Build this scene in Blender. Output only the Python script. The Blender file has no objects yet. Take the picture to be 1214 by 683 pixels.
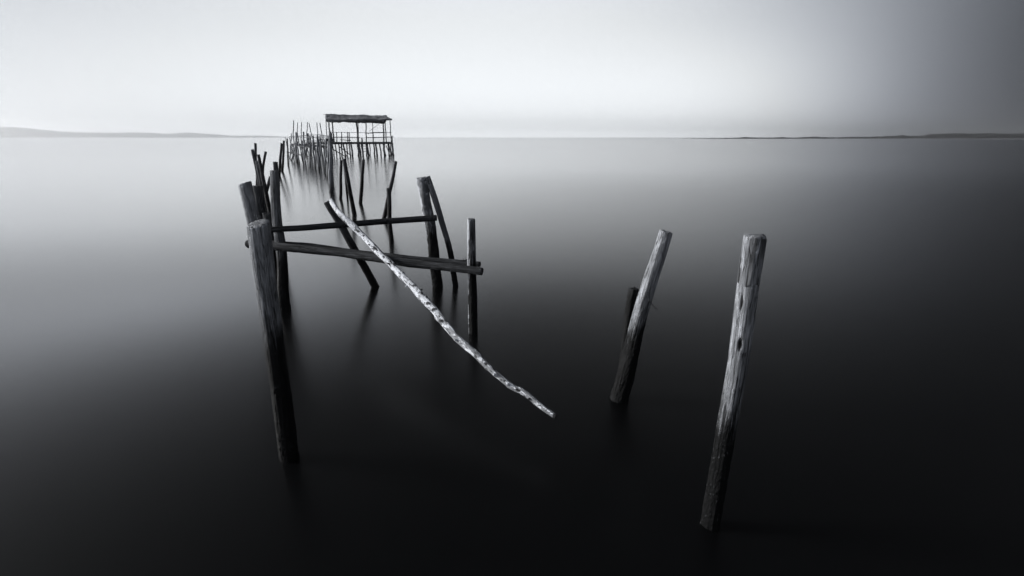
import bpy, bmesh, math, random
from mathutils import Vector, noise, Matrix, Quaternion
R = math.radians
scene = bpy.context.scene
col = scene.collection
random.seed(7)

# ------------------------------------------------------------------ camera
CAM_H = 2.2
PITCH = math.atan(0.2965)
F = 602.0                      # focal length in photo pixels (1214 wide)
CS, SN = math.cos(PITCH), math.sin(PITCH)
cam = bpy.data.cameras.new('camera')
cam.sensor_width = 36.0
cam.lens = 36.0 * F / 1214.0
cam.clip_start = 0.05
cam.clip_end = 30000
cam_o = bpy.data.objects.new('camera', cam)
cam_o.location = (0, 0, CAM_H)
cam_o.rotation_euler = (math.pi / 2 - PITCH, 0, 0)
col.objects.link(cam_o)
scene.camera = cam_o

def ray(px, py):
    u = (px - 607.0) / F
    v = (py - 341.5) / F
    return u, CS - v * SN, -(SN + v * CS)          # right, forward, up

def on_water(px, py, z=0.0):
    u, f, w = ray(px, py)
    t = (z - CAM_H) / w
    return Vector((u * t, f * t, z))

def at(px, py, Y):
    u, f, w = ray(px, py)
    t = Y / f
    return Vector((u * t, Y, CAM_H + w * t))

def metres(wpx, p):
    """size in metres of wpx photo pixels at point p"""
    zc = p.y * CS - (p.z - CAM_H) * SN
    return wpx * zc / F

# ------------------------------------------------------------------ tagging
def tag(o, label=None, cat=None, group=None, kind=None):
    if label: o['label'] = label
    if cat: o['category'] = cat
    if group: o['group'] = group
    if kind: o['kind'] = kind
    return o

def empty(name, loc, rz=0.0):
    o = bpy.data.objects.new(name, None)
    o.location = loc
    o.rotation_euler = (0, 0, rz)
    o.empty_display_size = 0.3
    col.objects.link(o)
    return o

def link_mesh(name, verts, faces, mat, parent=None, smooth=True, attr=None, cut=None):
    me = bpy.data.meshes.new(name)
    me.from_pydata([tuple(v) for v in verts], [], faces)
    me.validate()
    if smooth:
        for p in me.polygons: p.use_smooth = True
    if attr is not None:
        a = me.attributes.new('decay', 'FLOAT', 'POINT')
        a.data.foreach_set('value', attr)
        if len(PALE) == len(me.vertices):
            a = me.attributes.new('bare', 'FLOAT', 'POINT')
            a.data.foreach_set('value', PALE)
    me.materials.append(mat)
    if cut:
        me.materials.append(M['cut'])
        for i in range(cut[0], cut[1]): me.polygons[i].material_index = 1
    o = bpy.data.objects.new(name, me)
    col.objects.link(o)
    if parent is not None: o.parent = parent
    return o

# ------------------------------------------------------------------ node helpers
def new_mat(name):
    m = bpy.data.materials.new(name)
    m.use_nodes = True
    nt = m.node_tree
    nt.nodes.clear()
    out = nt.nodes.new('ShaderNodeOutputMaterial')
    return m, nt, out

def math_node(nt, op, a, b=None, c=None, clamp=False):
    n = nt.nodes.new('ShaderNodeMath'); n.operation = op; n.use_clamp = clamp
    for i, v in enumerate((a, b, c)):
        if v is None: continue
        if isinstance(v, (int, float)): n.inputs[i].default_value = v
        else: nt.links.new(v, n.inputs[i])
    return n.outputs[0]

def maprange(nt, v, a, b, c=0.0, d=1.0, smooth=True):
    n = nt.nodes.new('ShaderNodeMapRange')
    n.interpolation_type = 'SMOOTHSTEP' if smooth else 'LINEAR'
    nt.links.new(v, n.inputs[0])
    for i, x in enumerate((a, b, c, d)):
        if isinstance(x, (int, float)): n.inputs[i + 1].default_value = x
        else: nt.links.new(x, n.inputs[i + 1])
    return n.outputs[0]

def mixcol(nt, fac, a, b, blend='MIX'):
    n = nt.nodes.new('ShaderNodeMix'); n.data_type = 'RGBA'; n.blend_type = blend
    n.clamp_factor = True
    if isinstance(fac, (int, float)): n.inputs[0].default_value = fac
    else: nt.links.new(fac, n.inputs[0])
    for i, v in ((6, a), (7, b)):
        if isinstance(v, (tuple, list)): n.inputs[i].default_value = (*v[:3], 1)
        elif isinstance(v, (int, float)): n.inputs[i].default_value = (v, v, v, 1)
        else: nt.links.new(v, n.inputs[i])
    return n.outputs[2]

def noise_node(nt, vec, scale, detail=6, rough=0.6, dist=0.0):
    n = nt.nodes.new('ShaderNodeTexNoise')
    n.inputs['Scale'].default_value = scale
    n.inputs['Detail'].default_value = detail
    n.inputs['Roughness'].default_value = rough
    n.inputs['Distortion'].default_value = dist
    nt.links.new(vec, n.inputs['Vector'])
    return n.outputs[0]

def mapping(nt, vec, scale, loc=None):
    n = nt.nodes.new('ShaderNodeMapping')
    n.inputs['Scale'].default_value = scale
    nt.links.new(vec, n.inputs['Vector'])
    if loc is not None: nt.links.new(loc, n.inputs['Location'])
    return n.outputs[0]

def g(v):                       # the slightly cool grey of everything here
    return (v * 0.955, v * 0.985, v * 1.05)

# ------------------------------------------------------------------ materials
def wood(name, dark, light, tide=None, wet=0.005, grain=1.0, patch=0.0, rough=0.85, lo2=0.5, lo3=0.6):
    m, nt, out = new_mat(name)
    tc = nt.nodes.new('ShaderNodeTexCoord')
    oi = nt.nodes.new('ShaderNodeObjectInfo')
    geo = nt.nodes.new('ShaderNodeNewGeometry')
    off = math_node(nt, 'MULTIPLY', oi.outputs['Random'], 37.0)
    cx = nt.nodes.new('ShaderNodeCombineXYZ')
    for i in range(3): nt.links.new(off, cx.inputs[i])
    v_grain = mapping(nt, tc.outputs['Object'], (1, 1, 0.055), cx.outputs[0])
    v_fine = mapping(nt, tc.outputs['Object'], (1, 1, 0.02), cx.outputs[0])
    v_iso = mapping(nt, tc.outputs['Object'], (1, 1, 0.6), cx.outputs[0])
    n1 = noise_node(nt, v_grain, 70 * grain, 9, 0.72, 0.4)
    n2 = noise_node(nt, v_fine, 260 * grain, 5, 0.65)
    n3 = noise_node(nt, v_iso, 9, 7, 0.62, 0.3)
    n4 = noise_node(nt, v_iso, 90, 4, 0.6)
    f1 = maprange(nt, n1, 0.34, 0.66)
    c = mixcol(nt, f1, g(dark), g(light))
    f2 = maprange(nt, n2, 0.36, 0.56, lo2, 1.10)
    c = mixcol(nt, 1.0, c, f2, 'MULTIPLY')
    f3 = maprange(nt, n3, 0.32, 0.68, lo3, 1.12)
    c = mixcol(nt, 1.0, c, f3, 'MULTIPLY')
    # long drying cracks
    v_cr = mapping(nt, tc.outputs['Object'], (1, 1, 0.03), cx.outputs[0])
    n5 = noise_node(nt, v_cr, 34 * grain, 3, 0.5, 0.6)
    crack = math_node(nt, 'ABSOLUTE', math_node(nt, 'SUBTRACT', n5, 0.5))
    crack = maprange(nt, crack, 0.004, 0.022, 1.0, 0.0)
    gate = maprange(nt, n3, 0.42, 0.58)
    crack = math_node(nt, 'MULTIPLY', crack, gate)
    n7 = noise_node(nt, v_grain, 30 * grain, 2, 0.5, 0.9)
    crack2 = maprange(nt, math_node(nt, 'ABSOLUTE', math_node(nt, 'SUBTRACT', n7, 0.52)), 0.003, 0.016, 0.8, 0.0)
    crack = math_node(nt, 'MAXIMUM', crack, crack2)
    c = mixcol(nt, math_node(nt, 'MULTIPLY', crack, 0.85), c, g(0.012))
    if patch:                                        # pale bleached / lichen patches
        n6 = noise_node(nt, v_iso, 16, 6, 0.7, 0.8)
        pf = math_node(nt, 'MULTIPLY', maprange(nt, n6, 0.55, 0.62), patch)
        c = mixcol(nt, pf, c, g(min(0.85, light * 1.9)))
    at_ = nt.nodes.new('ShaderNodeAttribute'); at_.attribute_name = 'decay'
    c = mixcol(nt, at_.outputs['Fac'], c, g(0.012))
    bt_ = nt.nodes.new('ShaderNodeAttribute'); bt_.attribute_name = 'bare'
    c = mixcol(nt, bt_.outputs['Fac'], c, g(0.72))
    rg = rough
    bumpv = math_node(nt, 'ADD', math_node(nt, 'MULTIPLY', n1, 0.6), math_node(nt, 'MULTIPLY', n2, 0.3))
    bumpv = math_node(nt, 'SUBTRACT', bumpv, math_node(nt, 'MULTIPLY', crack, 0.7))
    if tide is not None:
        sep = nt.nodes.new('ShaderNodeSeparateXYZ')
        nt.links.new(geo.outputs['Position'], sep.inputs[0])
        # ragged tide line: everything below it is soaked and coated with dark weed
        jit = math_node(nt, 'MULTIPLY', math_node(nt, 'SUBTRACT', n1, 0.5), 0.75)
        jit2 = math_node(nt, 'MULTIPLY', math_node(nt, 'SUBTRACT', n3, 0.5), 0.45)
        rnd = math_node(nt, 'MULTIPLY', math_node(nt, 'SUBTRACT', oi.outputs['Random'], 0.5), 0.22)
        zz = math_node(nt, 'ADD', math_node(nt, 'ADD', math_node(nt, 'ADD', sep.outputs[2], jit), jit2), rnd)
        dry = maprange(nt, zz, tide - 0.13, tide + 0.13)
        damp = maprange(nt, zz, tide, tide + 0.65, 0.62, 1.0)
        c = mixcol(nt, 1.0, c, damp, 'MULTIPLY')
        # weed and barnacle speckle in the soaked zone
        spk = maprange(nt, n4, 0.60, 0.74)
        wetc = mixcol(nt, spk, g(wet), g(wet * 24.0))
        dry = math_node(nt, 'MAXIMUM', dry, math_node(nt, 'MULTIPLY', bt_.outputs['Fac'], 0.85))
        c = mixcol(nt, dry, wetc, c)
        r2 = nt.nodes.new('ShaderNodeMix'); r2.data_type = 'FLOAT'
        nt.links.new(dry, r2.inputs[0]); r2.inputs[2].default_value = 0.62; r2.inputs[3].default_value = rough
        rg = r2.outputs[0]
        bumpv = math_node(nt, 'ADD', bumpv, math_node(nt, 'MULTIPLY', n4, math_node(nt, 'MULTIPLY', math_node(nt, 'SUBTRACT', 1.0, dry), 0.8)))
    bs = nt.nodes.new('ShaderNodeBsdfPrincipled')
    nt.links.new(c, bs.inputs['Base Color'])
    if isinstance(rg, float): bs.inputs['Roughness'].default_value = rg
    else: nt.links.new(rg, bs.inputs['Roughness'])
    bs.inputs['Specular IOR Level'].default_value = 0.18
    bp = nt.nodes.new('ShaderNodeBump')
    bp.inputs['Strength'].default_value = 1.0
    bp.inputs['Distance'].default_value = 0.006
    nt.links.new(bumpv, bp.inputs['Height'])
    nt.links.new(bp.outputs[0], bs.inputs['Normal'])
    nt.links.new(bs.outputs[0], out.inputs[0])
    return m

M = {}
M['post'] = wood('weathered_wood', 0.13, 0.38, tide=0.80)
M['grey_post'] = wood('grey_weathered_wood', 0.30, 0.58, tide=0.90)
M['pale_post'] = wood('pale_weathered_wood', 0.24, 0.60, tide=0.76, lo2=0.5, lo3=0.55)
M['lichen_post'] = wood('lichened_wood', 0.14, 0.40, tide=0.85, patch=0.9)
M['dark_post'] = wood('dark_wood', 0.045, 0.19, tide=0.85)
M['beam'] = wood('beam_wood', 0.025, 0.13)
M['cut'] = wood('cut_end_wood', 0.20, 0.55)
M['bark'] = wood('dark_bark', 0.03, 0.24, grain=0.8)
M['far'] = wood('far_post_wood', 0.24, 0.52, tide=0.25, wet=0.05, grain=0.35, lo2=0.7, lo3=0.75)  # far woods: fading by haze put into a lighter, flatter colour
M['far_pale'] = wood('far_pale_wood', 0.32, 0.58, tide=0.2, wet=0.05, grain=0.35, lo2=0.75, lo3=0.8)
M['shed'] = wood('shed_timber', 0.14, 0.34, grain=0.3)
M['twig'] = wood('twig_wood', 0.02, 0.06)

def birch_mat():
    m, nt, out = new_mat('birch_bark')
    tc = nt.nodes.new('ShaderNodeTexCoord')
    at_ = nt.nodes.new('ShaderNodeAttribute'); at_.attribute_name = 'decay'
    # local z runs along the pole: bark marks run round it
    v1 = mapping(nt, tc.outputs['Object'], (1, 1, 0.5))
    v2 = mapping(nt, tc.outputs['Object'], (1, 1, 0.25))
    n1 = noise_node(nt, v1, 34, 8, 0.72, 0.5)
    n2 = noise_node(nt, v2, 40, 6, 0.65)
    n3 = noise_node(nt, v1, 5, 4, 0.6)
    c = mixcol(nt, maprange(nt, n2, 0.3, 0.7), g(0.55), g(0.85))
    scar = maprange(nt, math_node(nt, 'ADD', n1, math_node(nt, 'MULTIPLY', math_node(nt, 'SUBTRACT', n3, 0.5), 0.45)), 0.57, 0.60)
    c = mixcol(nt, math_node(nt, 'MULTIPLY', scar, 0.92), c, g(0.035))
    # peeled grey bark, more of it towards the thin end (local z)
    sep = nt.nodes.new('ShaderNodeSeparateXYZ'); nt.links.new(tc.outputs['Object'], sep.inputs[0])
    far_ = maprange(nt, sep.outputs[2], 2.6, 4.7, -0.02, 0.12)
    n4 = noise_node(nt, v2, 22, 5, 0.65, 0.4)
    peel = maprange(nt, math_node(nt, 'ADD', n4, far_), 0.57, 0.60)
    c = mixcol(nt, math_node(nt, 'MULTIPLY', peel, 0.8), c, g(0.10))
    c = mixcol(nt, at_.outputs['Fac'], c, g(0.02))
    bs = nt.nodes.new('ShaderNodeBsdfPrincipled')
    nt.links.new(c, bs.inputs['Base Color'])
    bs.inputs['Roughness'].default_value = 0.75
    bs.inputs['Specular IOR Level'].default_value = 0.3
    bp = nt.nodes.new('ShaderNodeBump'); bp.inputs['Strength'].default_value = 0.8; bp.inputs['Distance'].default_value = 0.005
    hh = math_node(nt, 'SUBTRACT', n2, math_node(nt, 'ADD', scar, peel))
    nt.links.new(hh, bp.inputs['Height']); nt.links.new(bp.outputs[0], bs.inputs['Normal'])
    nt.links.new(bs.outputs[0], out.inputs[0])
    return m
M['birch'] = birch_mat()

def water_mat():
    m, nt, out = new_mat('still_water')
    tc = nt.nodes.new('ShaderNodeTexCoord')
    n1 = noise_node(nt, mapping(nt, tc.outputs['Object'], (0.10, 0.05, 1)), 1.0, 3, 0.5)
    bs = nt.nodes.new('ShaderNodeBsdfPrincipled')
    bs.inputs['Base Color'].default_value = (0.0030, 0.0032, 0.0036, 1)
    bs.inputs['IOR'].default_value = 1.333
    # ripples among the near posts, dead calm farther out
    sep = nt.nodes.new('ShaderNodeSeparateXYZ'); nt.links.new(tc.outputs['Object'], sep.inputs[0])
    # smoother on the left, rougher on the right so its reflection darkens
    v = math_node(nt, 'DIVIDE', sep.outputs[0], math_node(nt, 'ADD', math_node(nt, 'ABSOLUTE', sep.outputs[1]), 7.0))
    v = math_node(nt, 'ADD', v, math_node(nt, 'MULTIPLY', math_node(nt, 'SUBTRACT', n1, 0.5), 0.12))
    side_rough = maprange(nt, v, -0.5, 0.75, 0.175, 0.28)
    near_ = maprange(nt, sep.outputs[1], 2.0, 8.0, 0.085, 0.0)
    right_rough = math_node(nt, 'MULTIPLY', maprange(nt, v, -0.05, 0.30, 0.0, 0.02), maprange(nt, sep.outputs[1], 4.0, 60.0, 1.0, 0.0))
    rg = math_node(nt, 'ADD', math_node(nt, 'ADD', side_rough, near_), right_rough)
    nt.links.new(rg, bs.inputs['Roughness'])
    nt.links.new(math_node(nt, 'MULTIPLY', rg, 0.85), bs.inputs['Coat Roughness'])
    coat_tone = math_node(nt, 'MULTIPLY', math_node(nt, 'SUBTRACT', 1.0, math_node(nt, 'MULTIPLY', maprange(nt, v, -0.55, 0.10, 0.0, 0.8), maprange(nt, sep.outputs[1], 7.0, 42.0, 1.0, 0.1))), maprange(nt, sep.outputs[1], 3.0, 14.0, 0.05, 1.0))  # bright left and dark right of the water put into the coat
    coat_tone = math_node(nt, 'ADD', math_node(nt, 'MULTIPLY', coat_tone, 0.96), 0.04)
    nt.links.new(coat_tone, bs.inputs['Coat Weight'])
    bs.inputs['Coat IOR'].default_value = 1.333
    nt.links.new(bs.outputs[0], out.inputs[0])
    return m
WATER_ROUGH = 0.26
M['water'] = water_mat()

def plain(name, lo, hi, scale, rough=0.9):
    m, nt, out = new_mat(name)
    tc = nt.nodes.new('ShaderNodeTexCoord')
    n = noise_node(nt, tc.outputs['Object'], scale, 6, 0.65)
    c = mixcol(nt, maprange(nt, n, 0.3, 0.7), g(lo), g(hi))
    bs = nt.nodes.new('ShaderNodeBsdfPrincipled')
    nt.links.new(c, bs.inputs['Base Color']); bs.inputs['Roughness'].default_value = rough
    nt.links.new(bs.outputs[0], out.inputs[0])
    return m
M['wood_far'] = plain('distant_foliage', 0.02, 0.06, 0.08)
M['shore'] = plain('pale_shore', 0.15, 0.30, 0.05)
M['hill'] = plain('distant_hill', 0.28, 0.38, 0.004)  # extra haze fade put into the pale hill colour

def roof_mat():
    m, nt, out = new_mat('thatch')
    tc = nt.nodes.new('ShaderNodeTexCoord')
    n1 = noise_node(nt, mapping(nt, tc.outputs['Object'], (6, 0.8, 0.8)), 2.5, 6, 0.7, 0.5)
    n2 = noise_node(nt, mapping(nt, tc.outputs['Object'], (0.5, 2.5, 2.5)), 1.4, 5, 0.6, 0.4)
    c = mixcol(nt, maprange(nt, n1, 0.3, 0.7), g(0.12), g(0.32))
    c = mixcol(nt, math_node(nt, 'MULTIPLY', maprange(nt, n2, 0.58, 0.66), 0.7), c, g(0.50))
    bs = nt.nodes.new('ShaderNodeBsdfPrincipled')
    nt.links.new(c, bs.inputs['Base Color']); bs.inputs['Roughness'].default_value = 0.9
    nt.links.new(bs.outputs[0], out.inputs[0])
    return m
M['roof'] = roof_mat()

# ------------------------------------------------------------------ geometry: logs
PALE = []
def log_mesh(path, radii, sides, rings, seed, lump=0.05, flute=0.06, chip=0.0, slant=(0, 0), decays=(), bend=0.0,
             ragged=0.0, taper_end=False, crust=0.0, crust_s=0.5, groove=0.0, pales=()):
    """tube along path (list of local Vectors); returns verts, faces, decay values.
    decays: (angle, s along 0..1, half angle, half length s, depth as share of radius)"""
    L = sum((path[i + 1] - path[i]).length for i in range(len(path) - 1))
    def curve(s):
        x = s * (len(path) - 1)
        i = min(int(x), len(path) - 2)
        t = x - i
        p0 = path[max(i - 1, 0)]; p1 = path[i]; p2 = path[i + 1]; p3 = path[min(i + 2, len(path) - 1)]
        return 0.5 * ((2 * p1) + (p2 - p0) * t + (2 * p0 - 5 * p1 + 4 * p2 - p3) * t * t + (3 * p1 - p0 - 3 * p2 + p3) * t ** 3)
    def rad(s):
        x = s * (len(radii) - 1)
        i = min(int(x), len(radii) - 2)
        return radii[i] + (radii[i + 1] - radii[i]) * (x - i)
    so = seed * 13.37
    V, Fc, A = [], [], []
    P_ = []
    ref = None
    for k in range(rings + 1):
        s = k / rings
        c = curve(s)
        d = (curve(min(1, s + 0.004)) - curve(max(0, s - 0.004))).normalized()
        if ref is None:
            ref = d.orthogonal().normalized()
            if abs(d.z) > 0.6:
                ref = (Vector((1, 0, 0)) - d * d.x).normalized()
        ref = (ref - d * ref.dot(d)).normalized()
        bi = d.cross(ref)
        r = rad(s)
        z = s * L
        wob = bend * r * math.sin(math.pi * s)
        c = c + ref * (noise.noise(Vector((so, 3.1, z * 1.3))) * wob) + bi * (noise.noise(Vector((9.2, so, z * 1.3))) * wob)
        for j in range(sides):
            a = 2 * math.pi * j / sides
            ca, sa = math.cos(a), math.sin(a)
            q = 1.0
            q += flute * 2 * noise.noise(Vector((ca * 1.4 + so, sa * 1.4, z * 0.5)))
            q += flute * 1.0 * noise.noise(Vector((ca * 5 + so, sa * 5, z * 1.1)))
            q += lump * 2 * noise.noise(Vector((ca * 0.8 + so, sa * 0.8 + 7, z * 3.5)))
            q += lump * 0.7 * noise.noise(Vector((ca * 2.5 + so, sa * 2.5 + 7, z * 14.0)))
            if groove:
                gv = abs(noise.noise(Vector((ca * 3.2 + so, sa * 3.2, z * 0.55))))
                q -= groove * max(0.0, 1.0 - gv / 0.10)
                gv = abs(noise.noise(Vector((ca * 7 + so, sa * 7, z * 1.2 + 4))))
                q -= groove * 0.5 * max(0.0, 1.0 - gv / 0.12)
            if crust and s < crust_s + 0.08:
                fade = max(0.0, min(1.0, (crust_s + 0.08 * noise.noise(Vector((ca * 2, sa * 2, so))) - s) / 0.12))
                pz = Vector((ca * 6 + so, sa * 6, z * 60))
                q += crust * fade * (max(0.0, noise.noise(pz) + 0.15) + 0.6 * max(0.0, noise.noise(pz * 2.3)))
            dec = 0.0
            for (da, ds, ha, hs, dep) in decays:
                dd = (a - da + math.pi) % (2 * math.pi) - math.pi
                e = (dd / ha) ** 2 + ((s - ds) / hs) ** 2 + 0.9 * noise.noise(Vector((ca * 9, sa * 9, z * 30 + so)))
                if e < 1.0:
                    w = min(1.0, (1.0 - e) * 2.5)
                    q -= dep * w; dec = max(dec, w)
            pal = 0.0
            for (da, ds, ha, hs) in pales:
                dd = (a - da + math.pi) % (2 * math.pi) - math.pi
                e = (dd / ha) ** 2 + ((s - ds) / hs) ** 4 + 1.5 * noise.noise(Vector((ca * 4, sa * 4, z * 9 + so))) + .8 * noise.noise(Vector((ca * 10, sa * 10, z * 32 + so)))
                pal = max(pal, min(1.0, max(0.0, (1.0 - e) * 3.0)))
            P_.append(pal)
            p = c + (ref * ca + bi * sa) * (r * q)
            if k == rings:                                # end cut: slanted and chipped
                p += d * (ca * slant[0] + sa * slant[1]) * r + d * chip * r * noise.noise(Vector((ca * 2.5 + so, sa * 2.5, 1.7)))
            elif k == rings - 1:
                p += d * (ca * slant[0] + sa * slant[1]) * r * 0.9
            if ragged and k == 0:
                p += d * ragged * noise.noise(Vector((ca * 3 + so, sa * 3, 5.0)))
            V.append(p); A.append(dec)
    for k in range(rings):
        for j in range(sides):
            j2 = (j + 1) % sides
            Fc.append((k * sides + j, k * sides + j2, (k + 1) * sides + j2, (k + 1) * sides + j))
    # rounded end caps
    def cap(ring, sgn, flip):
        base = ring * sides
        cen = sum((V[base + j] for j in range(sides)), Vector()) / sides
        d = (curve(1) - curve(0.99)).normalized() if sgn > 0 else (curve(0) - curve(0.01)).normalized()
        prev = list(range(base, base + sides))
        r = rad(1 if sgn > 0 else 0)
        for fr, h in ((0.90, 0.10), (0.55, 0.15)):
            cur = []
            for j in range(sides):
                p = cen + (V[base + j] - cen) * fr + d * r * h
                p += d * r * 0.07 * noise.noise(Vector((p.x * 40, p.y * 40, p.z * 40 + so)))
                cur.append(len(V)); V.append(p); A.append(0.0)
            for j in range(sides):
                j2 = (j + 1) % sides
                f = (prev[j], prev[j2], cur[j2], cur[j])
                Fc.append(f if not flip else f[::-1])
            prev = cur
        ci = len(V); V.append(cen + d * r * 0.13); A.append(0.25)
        for j in range(sides):
            f = (prev[j], prev[(j + 1) % sides], ci)
            Fc.append(f if not flip else f[::-1])
    cap(rings, 1, False)
    cap(0, -1, True)
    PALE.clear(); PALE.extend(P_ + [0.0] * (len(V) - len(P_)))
    return V, Fc, A

POSTS = {}
def axis_rot(d):
    """rotation taking local +z to d with local x kept near world x"""
    z = d.normalized()
    x = (Vector((1, 0, 0)) - z * z.x).normalized()
    y = z.cross(x)
    return Matrix((x, y, z)).transposed().to_quaternion()

def post(name, base, top, wb, wt, mat, label, cat='post', group=None, seed=None, under=0.6, mid=None, detail=1,
         lump=0.05, flute=0.06, chip=0.35, slant=(0, 0), decays=(), bend=0.6, parent=None, cut=False, groove=None, pales=()):
    """a log driven into the bed: base on the water, top anywhere; wb / wt radii in metres; mid = optional bent point"""
    seed = random.random() * 50 if seed is None else seed
    d = top - base
    L = d.length
    q = axis_rot(d)
    loc = lambda p: q.inverted() @ (p - base)
    path = [Vector((0, 0, -under)), Vector((0, 0, 0))]
    if mid is not None:
        for p in mid: path.append(loc(p))
    path.append(Vector((0, 0, L)))
    # equal weights along the path keep ring spacing simple
    sides, rings = {0: (8, 8), 1: (14, 26), 2: (40, 110), 3: (80, 210)}[detail]
    n = len(path)
    radii = []
    for i, p in enumerate(path):
        t = max(0.0, min(1.0, p.z / L))
        radii.append(wb + (wt - wb) * t)
    if n == 3:                                            # straight post: resample evenly
        path = [Vector((0, 0, -under + (L + under) * i / 4)) for i in range(5)]
        radii = [wb + (wt - wb) * max(0, p.z / L) for p in path]
    cs = 0.0
    if detail >= 2: cs = (under + 0.62 * L / max(0.3, d.z)) / (under + L)
    V, Fc, A = log_mesh(path, radii, sides, rings, seed, lump, flute, chip, slant, decays, bend, crust=0.11 if detail >= 2 else 0.0, crust_s=cs, groove=(0.03 if detail >= 2 else 0.0) if groove is None else groove, pales=pales)
    o = link_mesh(name, V, Fc, M[mat], parent, True, A, (sides * rings + sides // 2 * 0, sides * rings + 3 * sides) if cut else None)
    o.location = base
    o.rotation_mode = 'QUATERNION'
    o.rotation_quaternion = q
    if label: tag(o, label, cat, group)
    return o

def px_post(name, b, t, wb, wt, mat, label, dy=0.0, mid=None, **k):
    """post read off the photo: b, t = base and top pixels; widths in pixels; dy = how much farther the top leans away"""
    B = on_water(*b)
    T = at(t[0], t[1], B.y + dy)
    mids = [at(x, y, B.y + dy * f) for x, y, f in mid] if mid else None
    return post(name, B, T, metres(wb, B) / 2, metres(wt, T) / 2, mat, label, mid=mids, **k)

def bar(name, p0, p1, r0, r1, mat, label=None, cat=None, group=None, parent=None, seed=None, sides=16, rings=60, lump=0.04, flute=0.06,
        bend=0.6, chip=0.2, mids=()):
    """a log lying or hung between two points (world space, or the parent's space)"""
    seed = random.random() * 50 if seed is None else seed
    q = axis_rot(p1 - p0) if abs((p1 - p0).normalized().x) < 0.95 else (p1 - p0).to_track_quat('Z', 'Y')
    qi = q.inverted()
    path = [Vector((0, 0, 0))] + [qi @ (p - p0) for p in mids] + [qi @ (p1 - p0)]
    if not mids:
        path = [path[-1] * (i / 4) for i in range(5)]
    n = len(path)
    radii = [r0 + (r1 - r0) * i / (n - 1) for i in range(n)]
    V, Fc, A = log_mesh(path, radii, sides, rings, seed, lump, flute, chip, bend=bend)
    o = link_mesh(name, V, Fc, M[mat], parent, True, A)
    o.location = p0
    o.rotation_mode = 'QUATERNION'; o.rotation_quaternion = q
    if label: tag(o, label, cat, group)
    return o

def box_mesh(V, Fc, c, h, rz=0.0):
    i = len(V)
    cr, sr = math.cos(rz), math.sin(rz)
    for sx in (-1, 1):
        for sy in (-1, 1):
            for sz in (-1, 1):
                x, y = sx * h[0], sy * h[1]
                V.append(Vector((c[0] + x * cr - y * sr, c[1] + x * sr + y * cr, c[2] + sz * h[2])))
    for f in ((0, 1, 3, 2), (4, 6, 7, 5), (0, 4, 5, 1), (2, 3, 7, 6), (0, 2, 6, 4), (1, 5, 7, 3)):
        Fc.append(tuple(i + k for k in f))

# ------------------------------------------------------------------ water
V = [Vector((-9800, -300, 0)), Vector((9800, -300, 0)), Vector((9800, 9800, 0)), Vector((-9800, 9800, 0))]
Fc = [(0, 1, 2, 3)]
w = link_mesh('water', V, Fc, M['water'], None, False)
tag(w, kind='structure')

# ------------------------------------------------------------------ near posts
px_post('wooden_post', (343.5, 541.5), (306.5, 266), 21, 25.5, 'grey_post',
        'thick grey post with pale cut top, nearest to the camera on the left',
        detail=3, seed=3.0, flute=0.03, slant=(0.10, 0.30), chip=0.12, lump=0.025, cut=True,
        decays=((-1.2, 0.53, 0.12, 0.006, 0.10), (-1.75, 0.50, 0.10, 0.005, 0.10), (-1.3, 0.485, 0.14, 0.010, 0.12),
                (-1.9, 0.44, 0.09, 0.02, 0.08), (-1.5, 0.72, 0.06, 0.05, 0.05)))
px_post('wooden_post', (325, 357), (290.5, 218), 14, 15.5, 'grey_post',
        'broad grey post leaning left, its flat top showing just above the thick near post', detail=2, seed=11, chip=0.15, slant=(0.2, 0.0))
px_post('wooden_post', (322, 342), (305, 221), 12, 13, 'dark_post',
        'short dark grey post close behind the broad leaning post, before the bundle of stakes', detail=2, seed=12, chip=0.15)
px_post('wooden_stub', (332, 360), (317.5, 253), 13, 11, 'dark_post',
        'dark stub with a knobbly rounded top, just behind the thick near post', cat='post', detail=2, seed=13, lump=0.10, chip=0.5)
px_post('wooden_post', (336.5, 367), (325, 203), 13, 9.5, 'post',
        'tall slim post behind the left end of the upper beam, grey turning black', detail=2, seed=14, chip=0.2)
px_post('wooden_stake', (333, 303), (326.5, 192.5), 6, 5.5, 'dark_post',
        'dark stake whose top peeps out above the tall slim post by the upper beam', cat='stake', detail=1, seed=15)
# bundle of stakes beyond them
px_post('wooden_stake', (305, 224), (302.8, 170), 3.2, 3, 'dark_post',
        'upright dark stake, the highest tip in the bundle of crossed stakes on the left', cat='stake', seed=16)
px_post('wooden_stake', (313.5, 246), (299.2, 177.5), 4.6, 3.4, 'post',
        'stake leaning to the left, leftmost tip of the bundle of crossed stakes', cat='stake', seed=17)
px_post('wooden_stake', (322.5, 264), (306.4, 183.5), 5.2, 3.4, 'dark_post',
        'thickest stake of the crossed bundle, black from the middle to its foot', cat='stake', seed=18)
px_post('wooden_stake', (316.5, 250), (304.6, 191), 4.6, 4.2, 'post',
        'shorter grey stake in the middle of the bundle of crossed stakes', cat='stake', seed=19)
px_post('wooden_stake', (311.2, 219), (315, 180), 2.8, 2.8, 'dark_post',
        'thin curved stake bending right out of the bundle of crossed stakes', cat='stake', mid=[(311.7, 198, 0.5)], seed=20)
px_post('wooden_strut', (309, 252), (320.6, 210), 4.2, 3.6, 'post',
        'slanting strut leaning right between the crossed bundle and the tall slim post', cat='strut', seed=21)
px_post('wooden_stake', (331, 209), (333.8, 170), 3.4, 2.6, 'dark_post',
        'left stake of the dark leaning pair beyond the bundle of crossed stakes', cat='stake', seed=22, group='pair of stakes beyond the bundle')
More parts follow.
